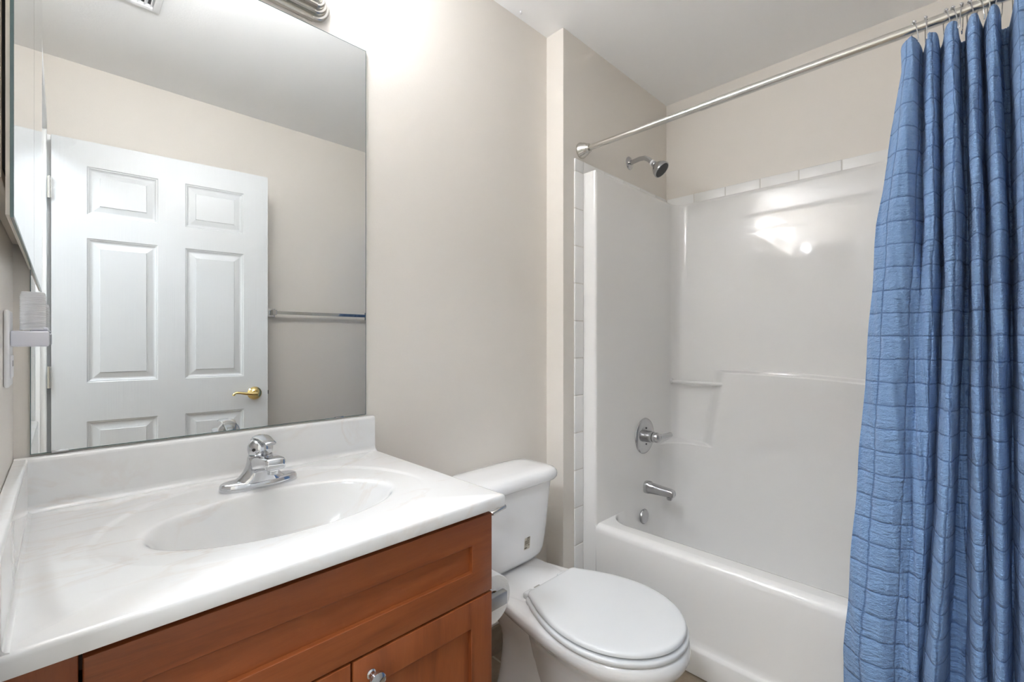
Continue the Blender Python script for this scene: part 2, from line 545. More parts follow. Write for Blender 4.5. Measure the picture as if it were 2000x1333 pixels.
b.build('glass_edge', 'glassedge', d_, smooth=False)

# ------------------------------------------------------------------ outlet plate and night light
pl = thing('outlet_plate', 'white wall outlet plate on the left wall under the medicine cabinet', 'outlet')
MB().box(XL + 0.0003, -0.0555, 1.035, 1.107, 1.078, 1.198, 0.003).build('plate', 'plastic', pl)
MB().box(-0.0557, -0.0535, 1.052, 1.090, 1.092, 1.128, 0.001).build('socket', 'plastic', pl)
for zc in (1.110,):
    for dy in (-0.007, 0.007):
        box_obj('slot', 'dark', -0.0567, -0.0533, 1.071 + dy - 0.001, 1.071 + dy + 0.001, zc, zc + 0.009, 0, pl)
nl = thing('night_light', 'small plug-in night light with a clear ribbed shade in the outlet', 'night light')
MB().box(-0.0553, -0.013, 1.046, 1.094, 1.141, 1.166, 0.003).build('base', 'lilac', nl)
MB().box(-0.033, -0.014, 1.052, 1.088, 1.1665, 1.172, 0.002).build('socket_collar', 'lilac', nl)
rings = []
for k in range(50):
    zz = 1.1675 + k / 49 * 0.061
    wv = 0.0004 * math.sin(k * PI * 0.72)
    sh = 1.0 - 0.10 * sstep(1.22, 1.229, zz)
    rg = []
    for j in range(28):
        a = 2 * PI * j / 28
        c, s = math.cos(a), math.sin(a)
        ex = 0.55
        rg.append((-0.0312 + (0.0148 * sh + wv) * math.copysign(abs(c) ** ex, c), 1.07 + (0.021 * sh + wv) * math.copysign(abs(s) ** ex, s), zz))
    rings.append(rg)
b = MB(); b.loft(rings, False, True); b.build('ribbed_shade', 'clear', nl)
MB().lathe([(0, 0.005), (0.012, 0.0065), (0.026, 0.005), (0.031, 0.0)], (-0.031, 1.07, 1.172), (0, 0, 1), 14).build('bulb', 'plastic', nl)

# ------------------------------------------------------------------ vanity light bar above the mirror
vl = thing('vanity_light', 'satin nickel light bar with frosted shades above the mirror', 'wall lamp')
VX0, VX1, VZ0, VZ1 = 0.085, 0.478, 2.003, 2.093
prof = [(0.0, 0.0), (0.012, 0.0), (0.014, 0.004), (0.014, 0.009), (0.024, 0.011), (0.027, 0.015), (0.027, 0.020), (0.036, 0.022), (0.039, 0.026), (0.039, 0.031), (0.046, 0.034), (0.048, 0.045)]
zc = (VZ0 + VZ1) / 2
full = [(d, z) for d, z in prof] + [(d, 0.09 - z) for d, z in reversed(prof[:-1])]
b = MB()
b.loft([[(x, YW - 0.0005 - d, VZ0 + z) for d, z in full] for x in (VX0, VX1)], True, True)
b.build('backplate', 'nickel', vl, angle=25)
for xe, sg in ((VX1, 1), (VX0, -1)):
    b = MB(); rings = []
    for d, z in [(p[0], 0.043 - p[1] * 0.95) for p in prof[1:]]:
        rings.append([(xe + sg * max(z, 0.0002) * math.sin(PI * k / 20), YW - 0.0005 - d * 0.92, zc - max(z, 0.0002) * math.cos(PI * k / 20)) for k in range(21)])
    rings.insert(0, [(q[0], YW - 0.0005, q[2]) for q in rings[0]])
    b.grid(rings)
    b.build('end_cap', 'nickel', vl, angle=25)
for xc in (0.15, 0.2815, 0.413):  # unseen cups and domes, shaped to keep direct lamp light off the counter
    a = MB().tube([(xc, YW - 0.046, zc + 0.01), (xc, YW - 0.075, zc + 0.005), (xc, YW - 0.098, zc + 0.012), (xc, YW - 0.105, zc + 0.035)], 0.007, 12)
    a.lathe([(0, 0.012), (0.004, 0.034), (0.010, 0.046), (0.0155, 0.0475), (0.016, 0.044)], (xc, YW - 0.105, zc + 0.03), (0, 0, 1), 24)
    a = a.build('lamp_arm', 'nickel', vl)
    MB().lathe([(0.0, 0.043), (0.02, 0.046), (0.045, 0.046), (0.07, 0.041), (0.09, 0.029), (0.102, 0.012), (0.105, 0.0)], (xc, YW - 0.105, zc + 0.045), (0, 0, 1), 28).build('lamp_shade', 'lamp', vl)

# ------------------------------------------------------------------ ceiling vent
cv = thing('ceiling_vent', 'white exhaust fan grille on the ceiling, seen at the mirror top', 'vent')
b = MB()
vx0, vx1, vy0, vy1 = 0.0, 0.268, 0.298, 0.566
for (a0, a1, c0, c1) in ((vx0, vx0 + 0.022, vy0, vy1), (vx1 - 0.022, vx1, vy0, vy1), (vx0 + 0.022, vx1 - 0.022, vy0, vy0 + 0.022), (vx0 + 0.022, vx1 - 0.022, vy1 - 0.022, vy1)):
    b.box(a0, a1, c0, c1, CEIL - 0.014, CEIL - 0.0004, 0.003)
b.build('frame', 'plastic', cv)
for k in range(12):
    xx = vx0 + 0.03 + k * 0.0188
    s = MB(); z_ = CEIL - 0.012
    s.loft([[(xx, yy, z_), (xx + 0.003, yy, z_), (xx + 0.012, yy, z_ + 0.010), (xx + 0.009, yy, z_ + 0.010)] for yy in (vy0 + 0.022, vy1 - 0.022)])
    s.build('louver', 'plastic', cv, smooth=False)
box_obj('fan_housing', 'rubber', vx0 + 0.022, vx1 - 0.022, vy0 + 0.022, vy1 - 0.022, CEIL - 0.0015, CEIL - 0.0006, 0, cv)
tag(MB().lathe([(0, 0.004), (0.006, 0.0035), (0.008, 0.006), (0.010, 0.0)], (1.245, 1.212, CEIL - 0.0004), (0, 0, -1), 12).build('ceiling_anchor', 'plastic'), 'tiny white screw anchor in the ceiling near the wall corner', 'screw anchor')

# unseen hall fitting, added to fill the room with light through the doorway
hl = thing('hall_fill_light', 'added round fill light on the hall ceiling, unseen outside the doorway', 'ceiling lamp')
MB().lathe([(0, 0.20), (0.02, 0.20), (0.025, 0.19)], (-0.75, 0.15, CEIL - 0.0003), (0, 0, -1), 40).build('base', 'nickel', hl)
MB().lathe([(0.0, 0.185), (0.03, 0.182), (0.06, 0.15), (0.085, 0.09), (0.095, 0.0)], (-0.75, 0.15, CEIL - 0.0255), (0, 0, -1), 40).build('lamp_shade', 'hall_fill', hl)

# ------------------------------------------------------------------ vanity countertop with moulded sink
CT = 0.835
ct = thing('vanity_countertop', 'white cultured marble countertop with moulded oval sink and backsplash', 'countertop')
cx, cy, ea, eb = 0.3085, 0.926, 0.2165, 0.130
X0, X1, Y0, Y1 = -0.0605, 0.652, 0.680, 1.2415
NA = 240
angs = [2 * PI * k / NA for k in range(NA)]
for (px, py) in ((X0, Y0), (X1, Y0), (X1, Y1), (X0, Y1)):       # snap an angle to each corner
    a = math.atan2(py - cy, px - cx) % (2 * PI)
    k = min(range(NA), key=lambda i: abs((angs[i] - a + PI) % (2 * PI) - PI)); angs[k] = a


def rect_hit(a):
    c, s = math.cos(a), math.sin(a); t = 1e9
    if c > 1e-9: t = min(t, (X1 - cx) / c)
    if c < -1e-9: t = min(t, (X0 - cx) / c)
    if s > 1e-9: t = min(t, (Y1 - cy) / s)
    if s < -1e-9: t = min(t, (Y0 - cy) / s)
    return t


def ell(a, A, B):
    return 1 / math.sqrt((math.cos(a) / A) ** 2 + (math.sin(a) / B) ** 2)


rings = []
zdeck = CT - 0.003
bowl = [(0.12, -0.1345)]
for k in range(1, 26):
    q = k / 25
    bowl.append((0.12 + 0.835 * q, -0.013 - 0.122 * (1 - q ** 2.6)))
bowl += [(0.968, -0.0085), (0.980, -0.0052), (0.993, -0.0027), (1.008, -0.0011), (1.03, -0.0003), (1.06, 0.0)]
for f, dz in bowl:
    rings.append([(cx + math.cos(a) * ell(a, ea, eb) * f, cy + math.sin(a) * ell(a, ea, eb) * f, zdeck + dz) for a in angs])
front = [sstep(0.30, -0.30, math.sin(a)) for a in angs]           # ring step fades out towards the front
rr = []
for i, a in enumerate(angs):
    s = math.sin(a); r0 = ell(a, ea, eb) * 1.06; r3 = rect_hit(a)
    rg = ell(a, 0.275, 0.262 if s > 0 else 0.20)
    rg = min(rg, r0 + 0.72 * (r3 - r0))
    rr.append((r0, rg, r3))
for q, h in ((0.5, 0.0), (0.9, 0.0)):
    rings.append([(cx + math.cos(a) * (r0 + (rg - r0) * q), cy + math.sin(a) * (r0 + (rg - r0) * q), zdeck + 0.003 * front[i] * sstep(0, 1, q)) for i, (a, (r0, rg, r3)) in enumerate(zip(angs, rr))])
for off, h in ((-0.004, 0.0), (-0.001, 0.0004), (0.004, 0.0024), (0.008, 0.003), (0.014, 0.003)):
    rings.append([(cx + math.cos(a) * (rg + min(off, 0.5 * (r3 - rg))), cy + math.sin(a) * (rg + min(off, 0.5 * (r3 - rg))), zdeck + max(h, 0.003 * front[i])) for i, (a, (r0, rg, r3)) in enumerate(zip(angs, rr))])
for ins, dz in ((0.007, 0.0), (0.003, -0.001), (0.001, -0.003), (0.0, -0.007), (0.0, -0.022), (0.001, -0.025)):
    def P_(a, r3):
        x = min(max(cx + math.cos(a) * r3, X0 + ins), X1 - ins); y = min(max(cy + math.sin(a) * r3, Y0 + ins), Y1 - ins)
        return (x, y, CT + dz)
    rings.append([P_(a, r3) for a, (r0, rg, r3) in zip(angs, rr)])
b = MB(); b.loft(rings, True, False)
rings2 = [rings[-1], [(cx + (p[0] - cx) * 0.86, cy + (p[1] - cy) * 0.86, CT - 0.025) for p in rings[-1]]]
b.grid(rings2, True)
b.build('counter_top', 'marble', ct, angle=50)
# backsplash with a cove where it meets the deck, and the side splash
cove = [(Y1, CT + 0.098), (Y1, CT - 0.004), (1.206, CT - 0.001), (1.206, CT + 0.0002), (1.213, CT + 0.0025), (1.217, CT + 0.007), (1.2185, CT + 0.013), (1.2195, CT + 0.090), (1.221, CT + 0.0955), (1.2245, CT + 0.098)]
xe = 0.650


def bs_x(y, z):
    h = (z - CT) / 0.098
    return xe - 0.004 * h


b = MB(); b.loft([[(X0, y, z) for y, z in cove], [(xe - 0.006, y, z) for y, z in cove], [(xe - 0.0015, y + (0.001 if y < Y1 - 0.01 else 0), z - (0.001 if z > CT + 0.09 else 0)) for y, z in cove], [(xe, y + (0.004 if y < Y1 - 0.01 else 0), z - (0.004 if z > CT + 0.09 else 0)) for y, z in cove]])
b.build('backsplash', 'marble', ct, angle=50)
cove2 = [(X0, CT + 0.098), (X0, CT - 0.004), (-0.0365, CT - 0.001), (-0.0365, CT + 0.0002), (-0.0395, CT + 0.0012), (-0.0415, CT + 0.0035), (-0.0422, CT + 0.007), (-0.0425, CT + 0.092), (-0.0435, CT + 0.0962), (-0.046, CT + 0.098)]
b = MB(); b.loft([[(x, y, z) for x, z in cove2] for y in (0.684, 0.69, 1.2195)])
b.build('side_splash', 'marble', ct, angle=50)
MB().lathe([(0, 0.030), (0.003, 0.030), (0.005, 0.026), (0.004, 0.018), (0.008, 0.016), (0.010, 0.0)], (cx, cy, CT - 0.1385), (0, 0, 1), 28).build('drain', 'chrome', ct)

# ------------------------------------------------------------------ vanity cabinet
vc = thing('vanity_cabinet', 'cherry wood shaker vanity cabinet under the white countertop', 'cabinet')
YB = 0.724
CX0, CX1 = -0.0605, 0.638
b = MB()
b.box(CX1 - 0.016, CX1, YB + 0.0005, 1.2405, 0.0, 0.8085)         # right side panel
b.box(CX0, CX0 + 0.016, YB + 0.0005, 1.2405, 0.0, 0.8085)
b.box(CX0 + 0.016, CX1 - 0.016, 1.225, 1.2405, 0.09, 0.8085)
b.box(CX0 + 0.016, CX1 - 0.016, YB + 0.02, 1.225, 0.09, 0.105)
b.box(CX0 + 0.016, CX1 - 0.016, YB + 0.06, YB + 0.075, 0.0, 0.09)  # toe kick
b.build('carcass', 'wood_v', vc, smooth=False)
b = MB()
b.box(CX0, 0.012, YB, YB + 0.02, 0.0, 0.8085, 0.001)
b.box(CX1 - 0.04, CX1, YB, YB + 0.0202, 0.0, 0.8085, 0.001)
b.box(0.0, CX1 - 0.03, YB, YB + 0.02, 0.77, 0.8085, 0.001)
b.box(0.0, CX1 - 0.03, YB, YB + 0.02, 0.61, 0.655, 0.001)
b.box(0.0, CX1 - 0.03, YB, YB + 0.02, 0.09, 0.13, 0.001)
b.build('face_frame', 'wooddark', vc)
box_obj('filler_strip', 'wood_v', CX0 + 0.0005, 0.0145, 0.712, YB + 0.0005, 0.095, 0.8, 0.0012, vc)


def shaker(name, x0, x1, z0, z1, st, mh, mp):
    """rails and stiles around a recessed panel; one mesh each for frame and panel"""
    f = MB()
    yb, yf = YB - 0.0004, 0.7045
    fm = MB()
    # frame as one beveled-edge ring
    q = lambda s, y: [(x0 + s, y, z0 + s), (x1 - s, y, z0 + s), (x1 - s, y, z1 - s), (x0 + s, y, z1 - s)]
    fm.loft([q(0, yb), q(0, yf + 0.0022), q(0.0007, yf + 0.0007), q(0.0022, yf), q(st, yf), q(st + 0.0008, yf + 0.0008), q(st + 0.0016, yf + 0.009), q(st + 0.0016, yf + 0.0098)], False, False)
    o = fm.build(name, mh, vc, smooth=True, angle=30)
    s = st + 0.0012
    MB().box(x0 + s, x1 - s, yf + 0.0088, yb, z0 + s, z1 - s).build('panel', mp, o, smooth=False)
    return o


shaker('false_drawer_front', 0.018, 0.6385, 0.6335, 0.7925, 0.052, 'wood_h', 'wood_h')
for x0, x1, kx in ((0.018, 0.3325, 0.302), (0.3365, 0.6385, 0.367)):
    d_ = shaker('door', x0, x1, 0.112, 0.6295, 0.054, 'wood_v', 'wood_v')
    MB().lathe([(0, 0.008), (0.002, 0.008), (0.004, 0.0055), (0.012, 0.0055), (0.017, 0.012), (0.021, 0.0145), (0.0255, 0.0135), (0.028, 0.009), (0.029, 0.0)], (kx, 0.7045, 0.597), (0, -1, 0), 24).build('knob', 'chrome', d_)['label'] = 'round chrome knob'

# ------------------------------------------------------------------ sink faucet
fa = thing('sink_faucet', 'chrome single handle faucet behind the oval sink', 'faucet')
fx, fy, fz = 0.313, 1.108, CT - 0.0028


def rrect(cx_, cy_, hx_, hy_, z_, ex=2.6, n=48):
    out = []
    for k in range(n):
        a = 2 * PI * k / n; c, s = math.cos(a), math.sin(a)
        out.append((cx_ + hx_ * math.copysign(abs(c) ** (2 / ex), c), cy_ + hy_ * math.copysign(abs(s) ** (2 / ex), s), z_))
    return out


b = MB()
b.loft([rrect(fx, fy, 0.077, 0.028, fz, 2.5), rrect(fx, fy, 0.078, 0.0285, fz + 0.002, 2.5), rrect(fx, fy, 0.0765, 0.027, fz + 0.0125, 2.5), rrect(fx, fy, 0.0745, 0.0252, fz + 0.0155, 2.5), rrect(fx, fy, 0.071, 0.0222, fz + 0.0172, 2.5), rrect(fx, fy, 0.064, 0.017, fz + 0.0176, 2.5)])
b.build('base_plate', 'chrome', fa, angle=60)
# body: flares from the plate to the ball seat
b = MB()
sec = [(0.058, 0.0272, 0.0145, -0.0005), (0.050, 0.027, 0.018, -0.001), (0.041, 0.0262, 0.0245, -0.002), (0.0335, 0.0255, 0.034, -0.003), (0.0285, 0.025, 0.045, -0.004), (0.0262, 0.025, 0.056, -0.005), (0.0255, 0.025, 0.064, -0.005), (0.0235, 0.023, 0.0665, -0.005)]
b.loft([rrect(fx, fy + oy, hx_, hy_, fz + z_, 2.3) for hx_, hy_, z_, oy in sec])
b.build('body', 'chrome', fa, angle=60)
b = MB()
rg = []
for y_, w_, zt, zb in ((fy + 0.015, 0.022, 0.063, 0.02), (fy - 0.01, 0.0235, 0.067, 0.022), (fy - 0.03, 0.0225, 0.0715, 0.036), (fy - 0.055, 0.0215, 0.0755, 0.0445), (fy - 0.08, 0.0205, 0.0778, 0.0505), (fy - 0.100, 0.0195, 0.0785, 0.0535), (fy - 0.108, 0.0182, 0.0775, 0.0545), (fy - 0.110, 0.016, 0.0755, 0.057)):
    ring = []
    zm, hz_ = (zt + zb) / 2, (zt - zb) / 2
    for k in range(36):
        a = 2 * PI * k / 36; c, s = math.cos(a), math.sin(a); ex = 2 / 4.5
        ring.append((fx + w_ * math.copysign(abs(c) ** ex, c), y_, fz + zm + hz_ * math.copysign(abs(s) ** ex, s)))
    rg.append(ring)
b.loft(rg)
b.build('spout', 'chrome', fa, angle=50)
MB().lathe([(0, 0.0115), (0.004, 0.0115), (0.005, 0.0105), (0.011, 0.0105), (0.012, 0.008)], (fx, fy - 0.090, fz + 0.0545), (0, 0, -1), 24).build('aerator', 'chrome', fa)
b = MB().ball((fx, fy - 0.004, fz + 0.0825), 0.0255, 28)
b.lathe([(0, 0.0245), (0.003, 0.0250), (0.006, 0.0240)], (fx, fy - 0.005, fz + 0.0635), (0, 0, 1), 28)
b.build('ball_joint', 'chrome', fa)
b = MB(); rg = []
for y_, z_, w_, t_ in ((fy + 0.0195, 0.086, 0.010, 0.004), (fy + 0.012, 0.1005, 0.0155, 0.005), (fy - 0.002, 0.1065, 0.0165, 0.0055), (fy - 0.018, 0.1080, 0.0155, 0.005), (fy - 0.036, 0.1075, 0.0135, 0.0045), (fy - 0.056, 0.1045, 0.0125, 0.0042), (fy - 0.070, 0.1025, 0.012, 0.0045), (fy - 0.074, 0.1015, 0.010, 0.003)):
    rg.append([(fx + w_ * math.cos(2 * PI * k / 20), y_, fz + z_ + t_ * math.sin(2 * PI * k / 20)) for k in range(20)])
b.loft(rg)
hd_ = b.build('lever', 'chrome', fa)
MB().lathe([(0, 0.0035), (0.001, 0.0035), (0.0012, 0.0)], (fx - 0.0180, fy - 0.0220, fz + 0.0835), (-0.70, -0.70, 0.05), 12).build('set_screw', 'dark', hd_)

# ------------------------------------------------------------------ toilet
to = thing('toilet', 'white two piece toilet with closed lid between vanity and tub', 'toilet')
tx = 1.074


def egg(yf, yb, hw, z_, ym=None, hwb=None, rc=0.018):
    """elongated outline: round front at yf, sides narrowing to a straight rear edge at yb"""
    ym = ym if ym is not None else yf + (yb - yf) * 0.52
    hwb = hwb if hwb is not None else hw * 0.68
    half = []
    for k in range(31):                       # front, from the tip round to the right
        a = PI / 2 * k / 30
        half.append((hw * math.sin(a), ym - (ym - yf) * math.cos(a)))
    L = yb - rc - ym
    wid = lambda t: hwb + (hw - hwb) * math.cos(PI / 2 * t) ** 0.9 if t < 1 else hwb
    for k in range(1, 13):
        half.append((wid(k / 12), ym + L * k / 12))
    for k in range(1, 6):
        a = PI / 2 * k / 5
        half.append((hwb - rc + rc * math.cos(a), yb - rc + rc * math.sin(a)))
    half.append(((hwb - rc) * 0.5, yb))
    out = [(tx + x, y, z_) for x, y in half]
    out += [(tx, yb, z_)] + [(tx - x, y, z_) for x, y in reversed(half[1:])]
    return out


b = MB()
dyf = 0.030
secs = [(0.585, 1.02, 0.105, 0.0), (0.585, 1.02, 0.105, 0.012), (0.60, 1.0, 0.092, 0.03), (0.615, 0.97, 0.080, 0.07), (0.61, 0.95, 0.078, 0.13), (0.58, 0.94, 0.088, 0.19), (0.545, 0.94, 0.104, 0.24), (0.51, 0.94, 0.125, 0.285), (0.485, 0.99, 0.147, 0.315), (0.469, 1.05, 0.166, 0.337), (0.463, 1.07, 0.176, 0.350), (0.462, 1.07, 0.178, 0.362), (0.464, 1.07, 0.178, 0.374), (0.468, 1.068, 0.175, 0.380), (0.476, 1.06, 0.168, 0.3835)]
b.loft([egg(yf + dyf, yb, hw, z_, ym=0.70, hwb=hw * 0.72) for yf, yb, hw, z_ in secs])
b.build('bowl', 'china', to, angle=60)
b = MB()      # rear deck and the foot column below it with the trapway bulges
b.loft([rrect(tx, 1.06, w_, h_, z_, 4.0) for w_, h_, z_ in ((0.11, 0.145, 0.322), (0.124, 0.155, 0.332), (0.127, 0.158, 0.345), (0.127, 0.158, 0.372), (0.125, 0.156, 0.380), (0.120, 0.152, 0.384))])
b.build('deck', 'china', to, angle=50)
b = MB()
b.loft([rrect(tx, yc, w_, h_, z_, 2.6) for yc, w_, h_, z_ in ((0.95, 0.122, 0.165, 0.0), (0.95, 0.122, 0.165, 0.012), (0.955, 0.112, 0.155, 0.028), (0.965, 0.096, 0.14, 0.065), (0.975, 0.087, 0.125, 0.10), (0.985, 0.080, 0.112, 0.14), (0.99, 0.075, 0.105, 0.18), (0.995, 0.076, 0.103, 0.21), (1.0, 0.083, 0.108, 0.24), (1.005, 0.093, 0.116, 0.265), (1.015, 0.101, 0.126, 0.29), (1.025, 0.106, 0.138, 0.312), (1.035, 0.108, 0.145, 0.332))])
for sg in (-1, 1):
    b.lathe([(0, 0.014), (0.006, 0.014), (0.012, 0.010), (0.014, 0.0)], (tx + sg * 0.092, 0.86, 0.010), (0, 0, 1), 16)
b.build('pedestal', 'china', to, angle=60)
b = MB()
b.loft([egg(0.496 + i_, 0.922 - i_ * 0.4, 0.181 - i_, z_, ym=0.70, hwb=(0.181 - i_) * 0.64) for i_, z_ in ((0.008, 0.3855), (0.002, 0.3865), (0.0, 0.389), (0.0, 0.396), (0.002, 0.3995), (0.008, 0.401))])
b.build('seat', 'seat', to, angle=50)
b = MB()
b.loft([egg(0.502 + i_, 0.917 - i_ * 0.6, 0.177 - i_, z_, ym=0.70, hwb=(0.178 - i_) * 0.635) for i_, z_ in ((0.012, 0.4045), (0.003, 0.4055), (0.0, 0.408), (0.0005, 0.413), (0.003, 0.4172), (0.008, 0.4192), (0.02, 0.4198), (0.08, 0.4205), (0.14, 0.421))])
b.build('lid', 'seat', to, angle=50)
for sg in (-1, 1):
    MB().box(tx + sg * 0.078 - 0.018, tx + sg * 0.078 + 0.018, 0.912, 0.945, 0.3835, 0.402, 0.006).build('hinge_cap', 'seat', to)
MB().box(tx - 0.012, tx + 0.012, 0.508, 0.516, 0.4005, 0.405, 0.0008).build('bumper', 'seat', to)
b = MB()
tkx = tx + 0.002
tk = [(0.095, 0.055, 0.3835), (0.128, 0.069, 0.387), (0.146, 0.077, 0.396), (0.156, 0.0815, 0.410), (0.161, 0.0835, 0.428), (0.166, 0.086, 0.47), (0.174, 0.0895, 0.56), (0.180, 0.092, 0.63), (0.183, 0.0935, 0.664)]
b.loft([rrect(tkx, 1.228 - h_, w_, h_, z_, 4.6, 64) for w_, h_, z_ in tk])
b.build('tank', 'china', to, angle=60)
b = MB()
b.loft([rrect(tkx, 1.1285 - 0.0, w_ + 0.006, h_, z_, 5.0, 64) for w_, h_, z_ in ((0.181, 0.094, 0.6645), (0.189, 0.1, 0.666), (0.193, 0.1035, 0.672), (0.194, 0.1045, 0.680), (0.192, 0.103, 0.690), (0.184, 0.097, 0.7005), (0.168, 0.086, 0.7065), (0.13, 0.06, 0.7095), (0.06, 0.03, 0.711))])
b.build('tank_lid', 'china', to, angle=60)
b = MB().lathe([(0, 0.014), (0.004, 0.014), (0.008, 0.010), (0.014, 0.007)], (tx - 0.159, 1.043, 0.632), (0, -1, 0), 20)
b.tube([(tx - 0.159, 1.033, 0.632), (tx - 0.161, 1.020, 0.632), (tx - 0.154, 1.012, 0.634), (tx - 0.134, 1.010, 0.639), (tx - 0.106, 1.011, 0.644)], [0.007, 0.007, 0.007, 0.0065, 0.008], 12)
b.build('flush_lever', 'nickel', to)
# small printed sticker on the tank front, lines too small to read
st = MB(); yt = 1.0535
zs, xs_ = 0.48, 1.115


def tank_y(z_, x_):
    """front face of the tank near its middle"""
    for (w0, h0, z0), (w1, h1, z1) in zip(tk[:-1], tk[1:]):
        if z0 <= z_ <= z1:
            t = (z_ - z0) / (z1 - z0); w_ = w0 + (w1 - w0) * t; h_ = h0 + (h1 - h0) * t
            return 1.228 - h_ - h_ * (1 - min(1, abs((x_ - tkx) / w_)) ** 4.6) ** (1 / 4.6)


def tank_quad(bm_, xa, xb, za, zb, off):
    q = [(xa, tank_y(za, xa) - off, za), (xb, tank_y(za, xb) - off, za), (xb, tank_y(zb, xb) - off, zb), (xa, tank_y(zb, xa) - off, zb)]
    n_ = len(bm_.v); bm_.v += q; bm_.f.append((n_, n_ + 1, n_ + 2, n_ + 3))


tank_quad(st, 1.102, 1.130, 0.449, 0.490, 0.0008)
sk = st.build('sticker', 'sticker', to, smooth=False)
ln_ = MB()
for xa, xb, za, zb in ((1.1, 1.112, 0.4745, 0.4785), (1.098, 1.1125, 0.4705, 0.4725), (1.0895, 1.113, 0.4655, 0.4675), (1.0895, 1.1105, 0.4625, 0.4640), (1.0895, 1.1125, 0.4585, 0.4605), (1.0895, 1.109, 0.4550, 0.4566), (1.0895, 1.104, 0.4500, 0.4515), (1.0895, 1.101, 0.4405, 0.4455), (1.107, 1.1125, 0.4480, 0.4520)):
    tank_quad(ln_, xa + 0.014, xb + 0.014, za + 0.012, zb + 0.012, 0.0012)
ln_.build('sticker_print', 'print', sk, smooth=False)
pr = MB()
for k in range(6):
    xa = 1.0455 + k * 0.0042
    pr.box(xa, xa + 0.0028, 0.957, 0.9615, 0.3842, 0.3845)
pr.box(1.051, 1.060, 0.950, 0.954, 0.3842, 0.3845)
pr.build('stamped_mark', 'print', to, smooth=False)

# ------------------------------------------------------------------ toilet paper on the vanity side
hp = thing('toilet_paper_holder', 'chrome square arm paper holder on the side of the vanity cabinet', 'paper holder')
for y_ in (0.752, 0.874):
    MB().box(CX1 + 0.0003, CX1 + 0.006, y_ - 0.016, y_ + 0.016, 0.548, 0.589, 0.0015).build('mounting_plate', 'chrome', hp)
    MB().box(CX1 + 0.005, 0.722, y_ - 0.0075, y_ + 0.0075, 0.5535, 0.5835, 0.002).build('arm', 'satin', hp)
MB().tube([(0.7, 0.757, 0.566), (0.7, 0.869, 0.566)], 0.009, 20).build('roller', 'plastic', hp)
rl = thing('toilet_paper_roll', 'white toilet paper roll on the holder beside the vanity', 'toilet paper')
b = MB(); n = 48; c_ = Vector((0.6955, 0, 0.562))
ring = lambda r, y_: [(c_.x + r * math.cos(2 * PI * k / n), y_, c_.z + r * math.sin(2 * PI * k / n)) for k in range(n)]
b.loft([ring(0.021, 0.766), ring(0.0545, 0.766), ring(0.056, 0.768), ring(0.056, 0.858), ring(0.0545, 0.860), ring(0.021, 0.860), ring(0.021, 0.766)], False, False)
b.build('roll', 'paper', rl)
b = MB(); b.loft([ring(0.0205, 0.767), ring(0.0205, 0.859), ring(0.0195, 0.859), ring(0.0195, 0.767), ring(0.0205, 0.767)], False, False)
b.build('cardboard_core', mat('brown_card', srgb(150, 128, 104), 0.9), rl)
b = MB()
rows = []
for k in range(14):
    t = k / 13
    if t < 0.4:
        a = PI / 2 + t / 0.4 * PI / 2 * 0.98
        p = (c_.x + 0.0567 * math.cos(a), c_.z + 0.0567 * math.sin(a))
    else:
        p = (c_.x - 0.0567 + 0.001, c_.z - (t - 0.4) * 0.10)
    rows.append([(p[0], y_, p[1]) for y_ in (0.7685, 0.8575)])
b.grid(rows); b.build('loose_sheet', 'paper', rl)

# ------------------------------------------------------------------ bathtub and shower surround, one moulded unit
bt = thing('bathtub', 'white fibreglass bathtub with moulded shower surround', 'bathtub')
AX = 1.551           # apron face
RZ = 0.400           # rim height
EY1, EY0 = 1.086, -0.302
IX = 2.268           # surround back wall, upper part
# apron
ap = [(1.70, RZ - 0.012), (1.70, RZ), (1.585, RZ), (1.570, RZ - 0.002), (1.560, RZ - 0.008), (1.5545, RZ - 0.017), (AX + 0.0015, RZ - 0.03), (AX + 0.006, 0.30), (AX + 0.010, 0.12), (AX + 0.009, 0.101), (AX + 0.005, 0.095), (AX - 0.002, 0.088), (AX - 0.0035, 0.082), (AX - 0.0035, 0.003)]
b = MB()
NB = 40


def apron_y(j): return EY0 - 0.06 + (EY1 + 0.064 - EY0 + 0.06) * j / NB


b = MB()
ap2 = [p for p in ap if p[0] < 1.69]
ap2[0] = (1.583, RZ)
b.grid([[(x, EY1 + (EY0 - EY1) * j / NB, z) for x, z in ap2] for j in range(NB + 1)])
b.build('apron', 'acryl', bt, angle=70)
# rim deck with the basin opening
ox0, ox1, oy0, oy1 = 1.642, 2.205, EY0 + 0.03, EY1 - 0.001


def orect(x0, x1, y0, y1, r, z_, n=14):
    out = []
    for (cx_, cy_, a0) in ((x1 - r, y1 - r, 0), (x0 + r, y1 - r, PI / 2), (x0 + r, y0 + r, PI), (x1 - r, y0 + r, 1.5 * PI)):
        for k in range(n):
            a = a0 + PI / 2 * k / (n - 1)
            out.append((cx_ + r * math.cos(a), cy_ + r * math.sin(a), z_))
    return out


# surround: path in plan, offset inward by a relief that changes with height


def arc(cx_, cy_, r, a0, a1, n):
    return [(cx_ + r * math.cos(a0 + (a1 - a0) * k / n), cy_ + r * math.sin(a0 + (a1 - a0) * k / n)) for k in range(n + 1)]


NY = 150


